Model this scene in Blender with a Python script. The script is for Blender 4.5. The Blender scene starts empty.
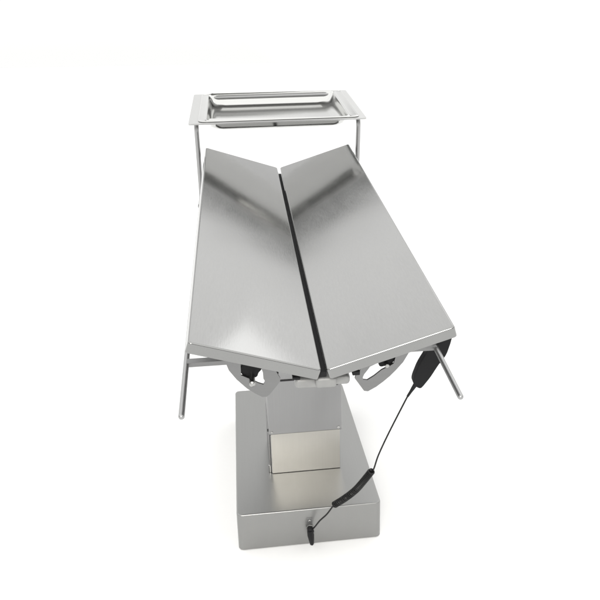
import bpy, bmesh, math, random
from mathutils import Vector, Matrix
from mathutils.geometry import delaunay_2d_cdt
random.seed(4)
S = bpy.context.scene
COL = S.collection

# ------------------------------------------------------------------ camera
CAM = Vector((-0.13112, -1.10406, 1.20484))
FWD = Vector((0.1152814, 0.9373325, -0.3288131))
RGT = Vector((0.9916958, -0.1275999, -0.0160561))
UPV = Vector((0.0570065, 0.3242316, 0.9442586))
cd = bpy.data.cameras.new("camera")
cam = bpy.data.objects.new("camera", cd)
COL.objects.link(cam)
cam.matrix_world = Matrix(((RGT.x, UPV.x, -FWD.x, CAM.x), (RGT.y, UPV.y, -FWD.y, CAM.y),
                           (RGT.z, UPV.z, -FWD.z, CAM.z), (0, 0, 0, 1)))
cd.sensor_width = 36
cd.lens = 36 * 689.507 / 600
cd.shift_x = -(325.69 - 300) / 600
cd.shift_y = (287.58 - 300) / 600
cd.clip_start, cd.clip_end = 0.02, 500
S.camera = cam

# ------------------------------------------------------------------ studio light
W = bpy.data.worlds.new("World")
S.world = W
W.use_nodes = True
nt = W.node_tree
nt.nodes.clear()
N = nt.nodes.new
out = N("ShaderNodeOutputWorld"); bg = N("ShaderNodeBackground")
tc = N("ShaderNodeTexCoord"); sep = N("ShaderNodeSeparateXYZ")
nt.links.new(tc.outputs["Generated"], sep.inputs[0])
def wmath(op, a, b, c=None):
    m = N("ShaderNodeMath"); m.operation = op
    for i, v in enumerate((a, b, c)):
        if v is None: continue
        if isinstance(v, (int, float)): m.inputs[i].default_value = v
        else: nt.links.new(v, m.inputs[i])
    return m.outputs[0]
X, Y, Z = sep.outputs
Yc = wmath('MAXIMUM', Y, .05)
st = N("ShaderNodeMapRange"); st.interpolation_type = 'SMOOTHSTEP'   # dark band added to the world for panel reflections drops to the right
st.inputs[1].default_value = 0; st.inputs[2].default_value = .18
st.inputs[3].default_value = 0; st.inputs[4].default_value = .10
nt.links.new(wmath('DIVIDE', X, Yc), st.inputs[0])
e2 = wmath('ADD', wmath('DIVIDE', Z, Yc), st.outputs[0])
ra = N("ShaderNodeValToRGB")
nt.links.new(wmath('MULTIPLY', e2, .5), ra.inputs[0])
WSTOPS = [(0.0, 1.0), (.16, 1.15), (.49, 1.05), (.545, .42), (.585, .28), (.60, 1.45), (.70, 1.55), (1.0, 1.45), (2.0, 1.4)]
cr = ra.color_ramp
for i, (p_, v) in enumerate(WSTOPS):
    e = cr.elements[i] if i < 2 else cr.elements.new(p_ / 2)
    e.position = p_ / 2
    e.color = (v / 2, v / 2, v / 2 * 0.99, 1)
rf = N("ShaderNodeValToRGB")
nt.links.new(wmath('MAXIMUM', Z, 0.0), rf.inputs[0])
for i, (p_, v) in enumerate([(0.0, .95), (.18, .95), (.26, .35), (.42, .35), (.52, 1.48), (1.0, 1.48)]):
    e = rf.color_ramp.elements[i] if i < 2 else rf.color_ramp.elements.new(p_)
    e.position = p_; e.color = (v / 2, v / 2, v / 2 * .98, 1)
fb = N("ShaderNodeMapRange"); fb.interpolation_type = 'SMOOTHSTEP'
fb.inputs[1].default_value = 0; fb.inputs[2].default_value = .3
nt.links.new(Y, fb.inputs[0])
mx = N("ShaderNodeMix"); mx.data_type = 'RGBA'
nt.links.new(rf.outputs[0], mx.inputs[6])
nt.links.new(fb.outputs[0], mx.inputs[0]); nt.links.new(ra.outputs[0], mx.inputs[7])
nt.links.new(mx.outputs[2], bg.inputs[0])
bg.inputs[1].default_value = 2.0
nt.links.new(bg.outputs[0], out.inputs[0])

def area(name, loc, target, sx, sy, power, col=(1, 1, 1)):
    l = bpy.data.lights.new(name, "AREA")
    l.shape = "RECTANGLE"; l.size = sx; l.size_y = sy; l.energy = power; l.color = col
    o = bpy.data.objects.new(name, l); COL.objects.link(o)
    o.location = loc
    o.rotation_euler = (Vector(target) - Vector(loc)).to_track_quat('-Z', 'Y').to_euler()
    return o
area("far_window_softbox", (1.60, 2.75, 2.95), (-.09, .03, .69), 1.5, .45, 2.0)
fs = area("front_softbox", (-.5, -2.3, 2.1), (0, .5, .12), 1.0, .8, 1.9, (1, .97, .92))
fs.data.spread = math.radians(27)
S.view_settings.view_transform = 'Standard'
S.view_settings.look = 'None'
S.view_settings.exposure = 0
S.view_settings.gamma = 1
S.cycles.max_bounces = 10

# ------------------------------------------------------------------ materials
def mat_base(name):
    m = bpy.data.materials.new(name); m.use_nodes = True
    return m, m.node_tree, m.node_tree.nodes["Principled BSDF"]

def steel(name, col, rough, axis=1, streak=.05, bump=.02, aniso=0.0, fine=900, smudge=.05, coltint=None):
    """brushed stainless steel; axis = the direction of the brushing"""
    m, t, b = mat_base(name)
    n = t.nodes.new; L = t.links.new
    b.inputs["Metallic"].default_value = 1
    tc = n("ShaderNodeTexCoord"); mp = n("ShaderNodeMapping")
    sc = [fine] * 3; sc[axis] = 5
    mp.inputs["Scale"].default_value = sc
    L(tc.outputs["Object"], mp.inputs[0])
    g = n("ShaderNodeTexNoise"); g.inputs["Scale"].default_value = 1; g.inputs["Detail"].default_value = 3
    L(mp.outputs[0], g.inputs[0])
    s = n("ShaderNodeTexNoise"); s.inputs["Scale"].default_value = 7; s.inputs["Detail"].default_value = 4
    s.inputs["Roughness"].default_value = .6
    mp2 = n("ShaderNodeMapping"); sc2 = [1.6] * 3; sc2[axis] = .45
    mp2.inputs["Scale"].default_value = sc2
    L(tc.outputs["Object"], mp2.inputs[0]); L(mp2.outputs[0], s.inputs[0])
    # roughness = rough + streak*(g-.5) + smudge*(s-.5)
    a = n("ShaderNodeMath"); a.operation = 'MULTIPLY_ADD'; a.inputs[1].default_value = streak; a.inputs[2].default_value = rough - streak / 2 - smudge / 2
    L(g.outputs[0], a.inputs[0])
    c = n("ShaderNodeMath"); c.operation = 'MULTIPLY_ADD'; c.inputs[1].default_value = smudge
    L(s.outputs[0], c.inputs[0]); L(a.outputs[0], c.inputs[2])
    L(c.outputs[0], b.inputs["Roughness"])
    r = n("ShaderNodeMix"); r.data_type = 'RGBA'
    k = .9
    r.inputs[6].default_value = (col[0] * k, col[1] * k, col[2] * k, 1)
    r.inputs[7].default_value = (col[0] / k, col[1] / k, col[2] / k, 1)
    av = n("ShaderNodeMath"); av.operation = 'MULTIPLY_ADD'; av.inputs[1].default_value = .5
    hv = n("ShaderNodeMath"); hv.operation = 'MULTIPLY'; hv.inputs[1].default_value = .5
    L(s.outputs[0], hv.inputs[0]); L(g.outputs[0], av.inputs[0]); L(hv.outputs[0], av.inputs[2])
    L(av.outputs[0], r.inputs[0])
    L(r.outputs[2], b.inputs["Base Color"])
    bp = n("ShaderNodeBump"); bp.inputs["Strength"].default_value = bump; bp.inputs["Distance"].default_value = .001
    L(g.outputs[0], bp.inputs["Height"])
    s2 = n("ShaderNodeTexNoise"); s2.inputs["Scale"].default_value = 3.2; s2.inputs["Detail"].default_value = 1
    L(tc.outputs["Object"], s2.inputs[0])
    bp2 = n("ShaderNodeBump"); bp2.inputs["Strength"].default_value = .10; bp2.inputs["Distance"].default_value = .01
    L(s2.outputs[0], bp2.inputs["Height"]); L(bp.outputs[0], bp2.inputs["Normal"])
    L(bp2.outputs[0], b.inputs["Normal"])
    if aniso:
        b.inputs["Anisotropic"].default_value = aniso
    return m

def plain(name, col, rough, metallic=0, noise=.15, spec=.5):
    m, t, b = mat_base(name)
    b.inputs["Metallic"].default_value = metallic
    b.inputs["Specular IOR Level"].default_value = spec
    n = t.nodes.new; L = t.links.new
    tc = n("ShaderNodeTexCoord"); s = n("ShaderNodeTexNoise"); s.inputs["Scale"].default_value = 60; s.inputs["Detail"].default_value = 4
    L(tc.outputs["Object"], s.inputs[0])
    r = n("ShaderNodeMix"); r.data_type = 'RGBA'
    r.inputs[6].default_value = (*[c * (1 - noise) for c in col], 1); r.inputs[7].default_value = (*[c * (1 + noise) for c in col], 1)
    L(s.outputs[0], r.inputs[0]); L(r.outputs[2], b.inputs["Base Color"])
    a = n("ShaderNodeMath"); a.operation = 'MULTIPLY_ADD'; a.inputs[1].default_value = .15; a.inputs[2].default_value = rough - .07
    L(s.outputs[0], a.inputs[0]); L(a.outputs[0], b.inputs["Roughness"])
    return m

M = {
    'panel': steel("brushed_panel_steel", (.335, .335, .331), .115, 1, .05, .03, fine=420, smudge=.09),
    'base': steel("brushed_base_steel", (.32, .32, .315), .34, 1, .06, .03, smudge=.10),
    'column': steel("brushed_column_steel", (.32, .32, .322), .34, 2, .06, .03),
    'stage': steel("warm_steel", (.50, .487, .455), .38, 2, .08, .03, smudge=.12),
    'bracket': steel("bracket_steel", (.26, .26, .26), .42, 0, .05, .02),
    'rail': steel("rail_steel", (.42, .42, .42), .36, 1, .05, .01),
    'frame': steel("satin_frame_steel", (.60, .60, .595), .42, 1, .05, .02),
    'mirror': steel("polished_tray_steel", (.64, .64, .63), .12, 0, .04, .006, smudge=.08),
    'bolt': steel("bolt_steel", (.45, .45, .44), .25, 2, .02, .0),
    'cast': plain("pale_cast_aluminium", (.34, .34, .335), .5, .5),
    'black': plain("black_plastic", (.009, .009, .010), .45, spec=.2),
    'rubber': plain("black_rubber", (.014, .014, .015), .6, spec=.25),
    'cord': plain("black_cord", (.008, .008, .008), .38, spec=.3),
    'screw': plain("dark_screw", (.06, .06, .06), .45, .8),
    'floor': plain("white_floor", (.93, .93, .93), .7, 0, .01),
}

# ------------------------------------------------------------------ mesh helpers
WORG = {}
def obj(name, bm, mat, parent=None, smooth=True, origin=None, angle=35):
    """link a bmesh given in world coordinates as one mesh object"""
    bmesh.ops.recalc_face_normals(bm, faces=bm.faces)
    vs = [v.co for v in bm.verts]
    if origin is None:
        lo = Vector([min(v[i] for v in vs) for i in range(3)]); hi = Vector([max(v[i] for v in vs) for i in range(3)])
        origin = (lo + hi) / 2
        origin.z = lo.z
    origin = Vector(origin)
    bmesh.ops.translate(bm, vec=-origin, verts=bm.verts)
    me = bpy.data.meshes.new(name)
    bm.to_mesh(me); bm.free()
    if smooth:
        for p in me.polygons: p.use_smooth = True
        me.set_sharp_from_angle(angle=math.radians(angle))
    me.materials.append(M[mat])
    o = bpy.data.objects.new(name, me); COL.objects.link(o)
    if smooth:
        wn = o.modifiers.new('normals', 'WEIGHTED_NORMAL'); wn.keep_sharp = True; wn.weight = 100
    if parent is not None:
        o.parent = parent
        o.location = origin - WORG[parent.name]
    else:
        o.location = origin
    WORG[o.name] = origin
    return o

def thing(name, label, cat, loc):
    o = bpy.data.objects.new(name, None); COL.objects.link(o)
    o.location = loc; o.empty_display_size = .1
    o["label"] = label; o["category"] = cat
    WORG[o.name] = Vector(loc)
    return o

# tilted frame of the table top (rises slightly to the back)
TO = Vector((-0.00046545, 0, 0.66204147))
TM = Matrix(((0.99997277, 0.00077574, 0.00733883), (0.00026867, 0.98997354, -0.1412527), (-0.00737482, 0.14125083, 0.98994637)))
def T(x, y, z): return TO + TM @ Vector((x, y, z))

def box(bm, x0, x1, y0, y1, z0, z1, f=None, bev=0, seg=2):
    vs = [bm.verts.new((f(x, y, z) if f else Vector((x, y, z)))) for x in (x0, x1) for y in (y0, y1) for z in (z0, z1)]
    q = [(0, 1, 3, 2), (4, 6, 7, 5), (0, 4, 5, 1), (2, 3, 7, 6), (0, 2, 6, 4), (1, 5, 7, 3)]
    fs = [bm.faces.new([vs[i] for i in a]) for a in q]
    if bev:
        es = list({e for fc in fs for e in fc.edges})
        bmesh.ops.bevel(bm, geom=es, offset=bev, segments=seg, affect='EDGES', profile=.5)
    return vs

def tube(bm, pts, r, n=14, cap=True, rad=None):
    pts = [Vector(p) for p in pts]
    rings = []
    up = None
    for i, p in enumerate(pts):
        d = (pts[min(i + 1, len(pts) - 1)] - pts[max(i - 1, 0)]).normalized()
        if up is None:
            up = d.orthogonal().normalized()
        up = (up - d * up.dot(d)).normalized()
        s = d.cross(up)
        rr = rad[i] if rad else r
        rings.append([bm.verts.new(p + (up * math.cos(a) + s * math.sin(a)) * rr) for a in [2 * math.pi * k / n for k in range(n)]])
    for a, b in zip(rings, rings[1:]):
        for k in range(n):
            bm.faces.new((a[k], a[(k + 1) % n], b[(k + 1) % n], b[k]))
    if cap:
        bm.faces.new(rings[0][::-1]); bm.faces.new(rings[-1])
    return rings

def round_path(pts, rad, seg=8):
    """polyline with filleted corners"""
    pts = [Vector(p) for p in pts]; o = [pts[0]]
    for a, b, c in zip(pts, pts[1:], pts[2:]):
        u = (a - b).normalized(); v = (c - b).normalized()
        p, q = b + u * rad, b + v * rad
        for k in range(seg + 1):
            t = k / seg
            o.append((p * (1 - t) + b * t) * (1 - t) + (b * (1 - t) + q * t) * t)
    o.append(pts[-1]); return o

def domed(p, d, r):
    """extra path points and radii for a rounded rod end at p pointing along d"""
    d = d.normalized()
    return [(p + d * r * math.sin(a), max(r * math.cos(a), r * .12)) for a in (.35, .75, 1.1, 1.4)]

def rod(bm, pts, r, n=16, end0=True, end1=True):
    P = [Vector(p) for p in pts]; R = [r] * len(P)
    if end1:
        e = domed(P[-1], P[-1] - P[-2], r); P += [a for a, _ in e]; R += [b for _, b in e]
    if end0:
        e = domed(P[0], P[0] - P[1], r)[::-1]; P = [a for a, _ in e] + P; R = [b for _, b in e] + R
    tube(bm, P, r, n, True, R)

def cyl(bm, c, d, r, h, n=24, bev=0, r2=None):
    c = Vector(c); d = Vector(d).normalized()
    r2 = r if r2 is None else r2
    if bev:
        pts = [c, c + d * bev, c + d * (h - bev), c + d * h]; rad = [r - bev, r, r2, r2 - bev]
    else:
        pts = [c, c + d * h]; rad = [r, r2]
    tube(bm, pts, r, n, True, rad)

def smooth_closed(pts, it=2):
    for _ in range(it):
        o = []
        for i, p in enumerate(pts):
            q = pts[(i + 1) % len(pts)]
            o.append((p[0] * .82 + q[0] * .18, p[1] * .82 + q[1] * .18)); o.append((p[0] * .18 + q[0] * .82, p[1] * .18 + q[1] * .82))
        pts = o
    return pts

def plate(bm, outer, holes, y0, y1, f, bev=0):
    """outline in x,z with holes, thickened from y0 to y1, placed with f"""
    vs = []; edges = []
    for lp in [outer] + holes:
        b = len(vs); vs += [Vector(p) for p in lp]
        edges += [(b + i, b + (i + 1) % len(lp)) for i in range(len(lp))]
    co, ed, fc, _, _, _ = delaunay_2d_cdt(vs, edges, [], 3, 1e-7) if False else delaunay_2d_cdt(vs, edges, [], 2, 1e-7)
    def inside(p, poly):
        c = False
        for i in range(len(poly)):
            a, b = poly[i], poly[i - 1]
            if (a[1] > p[1]) != (b[1] > p[1]) and p[0] < (b[0] - a[0]) * (p[1] - a[1]) / (b[1] - a[1]) + a[0]: c = not c
        return c
    keep = []
    for t in fc:
        m = sum((co[i] for i in t), Vector((0, 0))) / len(t)
        if inside(m, outer) and not any(inside(m, h) for h in holes): keep.append(t)
    A = [bm.verts.new(f(c[0], y0, c[1])) for c in co]; B = [bm.verts.new(f(c[0], y1, c[1])) for c in co]
    cnt = {}
    for t in keep:
        bm.faces.new([A[i] for i in t]); bm.faces.new([B[i] for i in reversed(t)])
        for i in range(len(t)):
            a, b = t[i], t[(i + 1) % len(t)]
            cnt.setdefault((min(a, b), max(a, b)), []).append((a, b))
    for k, v in cnt.items():
        if len(v) == 1:
            a, b = v[0]
            bm.faces.new((A[b], A[a], B[a], B[b]))
    bmesh.ops.delete(bm, geom=[v for v in bm.verts if not v.link_faces], context='VERTS')

def BM(): return bmesh.new()

# ------------------------------------------------------------------ floor
bm = BM()
bmesh.ops.create_grid(bm, x_segments=8, y_segments=8, size=60)
fl = obj("floor", bm, 'floor', smooth=False, origin=(0, 0, 0))
fl["kind"] = "structure"; fl["label"] = "plain seamless white studio floor"

# ------------------------------------------------------------------ operating table
BW, BY0, BY1, BH, BX = .1835, .350, 1.0194, .1063, -.0024
table = thing("operating_table", "stainless steel veterinary operating table with split V-shaped top on a lift column and box base",
              "operating table", (BX, .68, 0))

# base: a folded steel box with rounded corners
bm = BM()
vs = box(bm, BX - BW, BX + BW, BY0, BY1, 0.002, BH)
ve = [e for e in bm.edges if abs(e.verts[0].co.z - e.verts[1].co.z) > .05]
bmesh.ops.bevel(bm, geom=ve, offset=.014, segments=5, affect='EDGES', profile=.5)
te = [e for e in bm.edges if all(v.co.z > BH - .001 for v in e.verts)]
bmesh.ops.bevel(bm, geom=te, offset=.004, segments=3, affect='EDGES', profile=.5)
base = obj("base", bm, 'base', table)

# lift column: inner stage, front plate, cover
CX = BX + .0092
YL, YU = .5182, .5103
bm = BM(); box(bm, CX - .0955, CX + .0940, YL + .002, .70, BH, .225, bev=.002); obj("column_foot", bm, 'column', table)
bm = BM(); box(bm, CX - .0933, CX + .0933, YL - .0015, YL + .0017, BH + .001, .236, bev=.0008); obj("lower_stage", bm, 'stage', table)
bm = BM(); box(bm, CX - .0987, CX + .0987, YU, .708, .2306, .388, bev=.003); cov = obj("column_cover", bm, 'column', table)
bm = BM(); box(bm, CX - .0945, CX + .0945, YU + .006, .702, .388, .60, bev=.002); obj("upper_stage", bm, 'column', table)
bm = BM(); box(bm, CX - .100, CX - .0960, YL + .006, .69, BH + .001, .2300, bev=.001); obj("guard_plate", bm, 'bracket', table)
bm = BM(); cyl(bm, (CX - .0985, YL + .010, BH), (0, 0, 1), .0048, .022, bev=.001); obj("foot_pin", bm, 'bolt', table)
for (x, z, r) in ((CX + .0885, .2395, .0042), (CX - .0905, .2395, .0032)):
    bm = BM(); cyl(bm, (x, YU + .001, z), (0, -1, 0), r, .0035, bev=.0008); obj("screw", bm, 'bolt', cov)
bm = BM(); cyl(bm, (CX - .0985, YU + .012, .2395), (-1, 0, 0), .0035, .004, bev=.0008); obj("screw", bm, 'screw', cov)

# support beam and bars below the top
bm = BM(); box(bm, -.085, .085, .40, .82, -.135, -.083, T, bev=.003); obj("mounting_plate", bm, 'bracket', table)
bm = BM(); box(bm, -.040, .040, .07, 1.10, -.082, -.045, T, bev=.004); obj("support_beam", bm, 'bracket', table)
XR, ZR = .2563, -.075
for y in (.166, .98):
    bm = BM(); box(bm, -XR, XR, y - .0085, y + .0085, -.0055, .0055, lambda x, yy, z: T(x, yy, z + ZR + .002 + .008 * x), bev=.0015); obj("cross_bar", bm, 'bracket', table)

# split top: two shallow folded steel trays
W_, R_, G_, L_, D_ = .2334, .0745, .0036, 1.2, .0216
ang = math.atan2(R_, W_ - G_)
ca, sa = math.cos(ang), math.sin(ang)
plen = math.hypot(R_, W_ - G_)
for s in (-1, 1):
    def P(u, y, d, s=s):   # u along the panel from the inner edge, d below its top
        x = G_ + u * ca + d * sa; z = u * sa - d * ca
        return T(s * x, y, z)
    bm = BM()
    q = {}
    for u in (0, plen):
        for y in (0, L_):
            q[(u, y, 0)] = bm.verts.new(P(u, y, 0)); q[(u, y, 1)] = bm.verts.new(P(u, y, D_))
    F = lambda *k: bm.faces.new([q[i] for i in k])
    top = F((0, 0, 0), (plen, 0, 0), (plen, L_, 0), (0, L_, 0))
    F((0, 0, 0), (0, 0, 1), (plen, 0, 1), (plen, 0, 0)); F((0, L_, 0), (plen, L_, 0), (plen, L_, 1), (0, L_, 1))
    F((0, 0, 0), (0, L_, 0), (0, L_, 1), (0, 0, 1)); F((plen, 0, 0), (plen, 0, 1), (plen, L_, 1), (plen, L_, 0))
    ve = [e for e in bm.edges if len(e.link_faces) == 2 and top not in e.link_faces]
    bmesh.ops.bevel(bm, geom=ve, offset=.007, segments=5, affect='EDGES', profile=.5)
    bm.faces.ensure_lookup_table()
    top = max(bm.faces, key=lambda f: f.calc_area())
    bmesh.ops.bevel(bm, geom=list(top.edges), offset=.004, segments=5, affect='EDGES', profile=.5)
    bmesh.ops.recalc_face_normals(bm, faces=bm.faces)
    top = max(bm.faces, key=lambda f: f.calc_area())
    if top.normal.z < 0: bmesh.ops.reverse_faces(bm, faces=bm.faces)
    bmesh.ops.solidify(bm, geom=list(bm.faces), thickness=.0016)
    obj("table_panel", bm, 'panel', table, angle=50)["label"] = (
        "left half of the split top, brushed steel with a folded edge" if s < 0 else "right half of the split top, brushed steel with a folded edge")

bm = BM(); box(bm, -.0070, .0070, .020, 1.188, -.028, -.017, T, bev=.001); obj("gap_strip", bm, 'rubber', table)

# hinge casting under the front of the gap
bm = BM(); box(bm, -.050, .012, .030, .095, -.0610, -.0385, T, bev=.008, seg=4); hb = obj("hinge_block", bm, 'cast', table)
bm = BM(); box(bm, .0125, .054, .034, .095, -.0600, -.0400, T, bev=.007, seg=4); obj("hinge_block", bm, 'cast', table)
bm = BM(); box(bm, -.013, .026, .016, .060, -.052, -.030, T, bev=.006, seg=4); obj("hinge_knuckle", bm, 'cast', table)
for x in (-.012, .012, .030):
    bm = BM(); cyl(bm, T(x, .045, -.0600), TM @ Vector((0, 0, -1)), .0036, .004, bev=.0006, n=12); obj("screw", bm, 'screw', table)
for (x, z, h) in ((-.0475, -.0365, .004), (.064, -.034, .006)):
    bm = BM(); box(bm, x - .007, x + .007, .030, .05, z - h / 2, z + h, T, bev=.0012); obj("rubber_bumper", bm, 'rubber', table)

# tilt brackets with a slot, bolt and star knob (outline in the tilted frame)
BRL = dict(
    out=[(-.180, .044), (-.1745, .008), (-.169, -.011), (-.156, -.032), (-.138, -.0535), (-.122, -.067), (-.1105, -.0748), (-.103, -.0748), (-.097, -.070),
         (-.0772, -.043), (-.0765, -.036), (-.0835, -.021), (-.0896, -.010), (-.0896, .020)],
    slot=[(-.1475, .004), (-.111, -.010), (-.108, -.020), (-.1075, -.034), (-.104, -.0405), (-.108, -.047), (-.117, -.0430), (-.134, -.0315), (-.1475, -.0235)],
    knob=(-.1310, -.0150), bolt=(-.1283, -.030))
BRR = dict(
    out=[(.166, .040), (.163, .004), (.153, -.017), (.1401, -.0340), (.129, -.0468), (.1175, -.0578), (.104, -.0690), (.0886, -.0782), (.0809, -.0764),
         (.0627, -.0470), (.0640, -.0410), (.0717, -.0305), (.0760, .012)],
    slot=[(.0775, -.0455), (.0800, -.0385), (.0865, -.0290), (.0905, -.0225), (.108, -.014), (.1395, .0035), (.1350, -.0190), (.128, -.024), (.113, -.0315), (.0990, -.0440), (.0865, -.0525), (.0785, -.0510)],
    knob=(.1210, -.0100), bolt=(.1215, -.0200))
for k, b in (('left', BRL), ('right', BRR)):
    bm = BM(); plate(bm, b['out'], [b['slot']], .035, .0385, T)
    br = obj("tilt_bracket", bm, 'bracket', table, angle=30)
    kx, kz = b['knob']; n = TM @ Vector((0, 1, 0))
    bm = BM()
    prof = [(.0195 + .0017 * math.cos(6 * a)) for a in [2 * math.pi * i / 48 for i in range(48)]]
    rings = []
    for (yy, sc) in ((.0395, .86), (.0410, 1.0), (.0520, 1.0), (.0545, .86)):
        rings.append([bm.verts.new(T(kx + prof[i] * (1 if k == 'left' else .95) * sc * math.cos(2 * math.pi * i / 48), yy, kz + prof[i] * (1 if k == 'left' else .95) * sc * math.sin(2 * math.pi * i / 48))) for i in range(48)])
    for a, c in zip(rings, rings[1:]):
        for i in range(48): bm.faces.new((a[i], a[(i + 1) % 48], c[(i + 1) % 48], c[i]))
    bm.faces.new(rings[0][::-1]); bm.faces.new(rings[-1])
    kn = obj("clamp_knob", bm, 'black', br)
    bx_, bz_ = b['bolt']
    bm = BM()
    if k == 'left':
        cyl(bm, T(bx_, .050, bz_), -n, .0056, .038, bev=.0022)
    else:
        cyl(bm, T(bx_, .050, bz_), -n, .0042, .022, bev=.001)
    obj("bolt", bm, 'bolt', br)
bm = BM(); box(bm, -.0895, -.079, .044, .060, -.034, -.012, T, bev=.002); obj("rubber_bumper", bm, 'rubber', table)

# side rails that turn up behind the top and carry the tray frame
RR, YB, ZT, TX, TY0, TY1, TR = .0057, 1.158, .1701, .2793, 1.1405, 1.5734, .0135
for s in (-1, 1):
    zt = ZT + TR * s * XR - .0100
    bm = BM(); rod(bm, [T(s * XR, -.006, ZR), T(s * XR, .5, ZR), T(s * XR, 1.068, ZR)], RR)
    rl = obj("side_rail", bm, 'rail', table)
    bm = BM(); cyl(bm, T(s * XR, 1.060, ZR), TM @ Vector((0, 1, 0)), .0088, .012, bev=.001); obj("collar", bm, 'rail', rl)
    pts = round_path([T(s * XR, 1.070, ZR), T(s * XR, YB, ZR), T(s * XR, YB, zt), T(s * XR, TY1 - .03, zt)], .022)
    bm = BM(); rod(bm, pts, .0072); obj("tray_post", bm, 'rail', table)
bm = BM(); rod(bm, [T(-XR, TY1 - .03, ZT - TR * XR - .0085), T(XR, TY1 - .03, ZT + TR * XR - .0085)], RR); obj("tray_frame_bar", bm, 'rail', table)

# ------------------------------------------------------------------ tray frame plate and tray
def rrect(x0, x1, y0, y1, r, n=8):
    o = []
    for cx, cy, a0 in ((x1 - r, y1 - r, 0), (x0 + r, y1 - r, 90), (x0 + r, y0 + r, 180), (x1 - r, y0 + r, 270)):
        for i in range(n + 1):
            a = math.radians(a0 + 90 * i / n); o.append((cx + r * math.cos(a), cy + r * math.sin(a)))
    return o
def TT(x, y, z): return T(x, y, ZT + TR * x + z)
def loft(bm, rings, f, close_last=True):
    R = [[bm.verts.new(f(x, y, z)) for (x, y) in ring] for ring, z in rings]
    n = len(R[0])
    for a, b in zip(R, R[1:]):
        for i in range(n): bm.faces.new((a[i], a[(i + 1) % n], b[(i + 1) % n], b[i]))
    if close_last: bm.faces.new(R[-1])
    return R

bm = BM()
o_, i_ = (-TX, TX, TY0, TY1), (-.232, .235, 1.168, 1.545)
R = loft(bm, [(rrect(*i_, .03), -.0030), (rrect(*i_, .03), 0), (rrect(o_[0] + .001, o_[1] - .001, o_[2] + .001, o_[3] - .001, .005), 0),
              (rrect(*o_, .006), -.001), (rrect(*o_, .006), -.0055)], TT, False)
n_ = len(R[0])
for i in range(n_): bm.faces.new((R[-1][i], R[-1][(i + 1) % n_], R[0][(i + 1) % n_], R[0][i]))
obj("tray_frame", bm, 'frame', table)

px0, px1, py0, py1 = -.2380, .2400, 1.1455, 1.562
def inset(d, r): return rrect(px0 + d, px1 - d, py0 + d, py1 - d, max(r - d * .6, .004))
bm = BM()
H0 = .0012
OX0, OX1 = -.2500, .2585      # the pan's outer rim reaches further out at the sides than its basin
def rim(d, r): return rrect(OX0 + d, OX1 - d, py0 + d, py1 - d, r)
rings = [(rim(.0005, .022), H0 + .0002), (rim(0, .022), H0 + .0014), (rim(.001, .022), H0 + .0026), (rim(.003, .022), H0 + .0031), (rim(.0055, .022), H0 + .0026),
         (rim(.0070, .022), H0 + .0012), (inset(.0060, .026), H0 + .0010), (inset(.0085, .030), H0 + .0022), (inset(.0110, .032), H0 + .0024),
         (inset(.0135, .036), H0 + .0012), (inset(.0150, .040), H0 - .0010), (inset(.0165, .045), -.006), (inset(.0200, .048), -.014), (inset(.0255, .052), -.025), (inset(.034, .056), -.031),
         (inset(.043, .060), -.0345), (inset(.056, .064), -.0355), (inset(.09, .066), -.0358)]
loft(bm, rings, TT, True)
bmesh.ops.recalc_face_normals(bm, faces=bm.faces)
bot = max(bm.faces, key=lambda f: f.calc_area())
if bot.normal.z < 0: bmesh.ops.reverse_faces(bm, faces=bm.faces)
bmesh.ops.solidify(bm, geom=list(bm.faces), thickness=.0008)
tray = obj("instrument_tray", bm, 'mirror', None, angle=60)
tray["label"] = "polished shallow steel instrument tray resting in the frame above the head of the table"
tray["category"] = "tray"

# ------------------------------------------------------------------ socket on the base
SX, SZ = BX - .0015, .0600
bm = BM(); box(bm, SX - .0075, SX + .0075, BY0 - .0020, BY0 + .001, SZ - .016, SZ + .021, bev=.0008); sk = obj("socket", bm, 'bracket', table)
bm = BM(); cyl(bm, (SX, BY0 - .002, SZ + .013), (0, -1, 0), .0034, .003, bev=.001); obj("screw", bm, 'bolt', sk)
bm = BM(); cyl(bm, (SX, BY0 - .002, SZ - .006), (0, -1, 0), .0100, .006, n=6, bev=.0008); obj("nut", bm, 'bolt', sk)

# ------------------------------------------------------------------ hand control with its curly cord
HY_ = .19
HX, HY, HZ = T(.25, HY_, -.12)
ctl = thing("hand_control", "black plastic hand control hung under the right edge, its curly cord plugged into the base",
            "hand control", (HX, HY, HZ))
hp = [(.2480, -.0480), (.2850, -.0480), (.2960, -.0600), (.2935, -.0780), (.2879, -.1030), (.2790, -.1205), (.2724, -.1290), (.2573, -.1599), (.2395, -.1874),
      (.2337, -.1885), (.2225, -.1810), (.2175, -.1680), (.2190, -.1560), (.2275, -.1263), (.2430, -.0946)]
hole = [(XR + .0085 * math.cos(math.pi * i / 12), ZR + .0085 * math.sin(math.pi * i / 12)) for i in range(24)]
bm = BM()
plate(bm, smooth_closed(hp, 2), [hole], HY_ - .009, HY_ + .009, T)
bmesh.ops.dissolve_limit(bm, angle_limit=math.radians(1), verts=bm.verts, edges=bm.edges)
es = [e for e in bm.edges if len(e.link_faces) == 2 and 1.2 < e.calc_face_angle(0) and max(len(f.verts) for f in e.link_faces) > 20]
bmesh.ops.bevel(bm, geom=es, offset=.003, segments=3, affect='EDGES', profile=.5)
obj("housing", bm, 'black', ctl, angle=40)
for i, (x, z) in enumerate(((.2560, -.110), (.2480, -.134))):
    bm = BM(); cyl(bm, T(x, HY_ + .0085, z), TM @ Vector((0, 1, 0)), .0075, .003, bev=.001); obj("button", bm, 'rubber', ctl)

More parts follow.
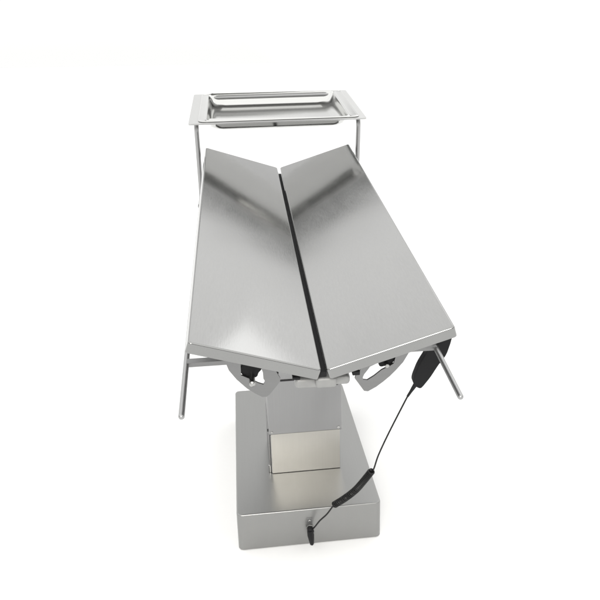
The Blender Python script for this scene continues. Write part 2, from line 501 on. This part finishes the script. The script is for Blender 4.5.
def catmull(pts, n=12):
    pts = [Vector(p) for p in pts]; P = [pts[0] * 2 - pts[1]] + pts + [pts[-1] * 2 - pts[-2]]; o = []
    for i in range(1, len(P) - 2):
        for k in range(n):
            t = k / n; a, b, c, d = P[i - 1:i + 3]
            o.append(.5 * ((2 * b) + (c - a) * t + (2 * a - 5 * b + 4 * c - d) * t * t + (3 * b - a - 3 * c + d) * t ** 3))
    o.append(pts[-1]); return o
def pix(u, v, y):
    """world point where the line of sight through a photo pixel meets depth y"""
    d = FWD + RGT * ((u - 325.69) / 689.507) - UPV * ((v - 287.58) / 689.507)
    return CAM + d * ((y - CAM.y) / d.y)
A0 = T(.2262, HY_, -.1830)
A1 = pix(407.5, 396.5, A0.y + .002)
bm = BM()
tube(bm, [A0, A0.lerp(A1, .3), A0.lerp(A1, .6), A1], .004, 12, True, [.0050, .0042, .0032, .0026]); obj("strain_relief", bm, 'rubber', ctl)
c0 = pix(374.3, 467.5, .225)
straight = catmull([A1, pix(402, 407, .216), pix(388, 434.5, .220), pix(378.5, 455, .224), c0, pix(372.5, 471, .228)])
coil_axis = catmull([pix(372.0, 470.5, .228), pix(364, 480.5, .238), pix(355.5, 490, .252), pix(345, 498.2, .272), pix(333.5, 505.3, .292)], 60)
# helix round the axis
turns, cr_, wr = 33, .0068, .0020
hel = []
nA = len(coil_axis)
up = None
steps = turns * 14
for k in range(steps + 1):
    t = k / steps * (nA - 1); i = min(int(t), nA - 2); f = t - i
    p = coil_axis[i].lerp(coil_axis[i + 1], f); d = (coil_axis[i + 1] - coil_axis[i]).normalized()
    if up is None: up = d.orthogonal().normalized()
    up = (up - d * up.dot(d)).normalized(); s = d.cross(up)
    a = 2 * math.pi * turns * k / steps
    rr = cr_ * min(1, .35 + k / 10, .35 + (steps - k) / 10)
    hel.append(p + (up * math.cos(a) + s * math.sin(a)) * rr)
tail = catmull([pix(333.5, 505.3, .292), pix(327, 514, .304), pix(320, 520.5, .316), pix(314.5, 527.2, .330), pix(311.5, 529.5, .334)])
bm = BM(); tube(bm, straight, .0019, 8); obj("cord", bm, 'cord', ctl)
bm = BM(); tube(bm, hel, wr, 7); obj("coiled_cord", bm, 'cord', ctl)
bm = BM(); tube(bm, tail, .0020, 8); obj("cord", bm, 'cord', ctl)
pz = Vector((SX + .0005, BY0 - .017, SZ - .006))
bm = BM()
pth = [pz + Vector((0, .009, 0)), pz]
tube(bm, [pz + Vector((0, .0085, 0)), pz + Vector((0, -.004, 0)), pz + Vector((0, -.0065, 0))], .0095, 20, True, [.0078, .0085, .0065])
tube(bm, [pz + Vector((-.001, -.001, .002)), pz + Vector((0, -.0015, -.012)), pz + Vector((.0015, -.002, -.026)), pz + Vector((.0022, -.002, -.038)), pz + Vector((.0022, -.002, -.041))], .008, 16, True, [.0078, .0085, .0070, .0054, .004])
obj("plug", bm, 'black', ctl)
bpy.context.view_layer.update()
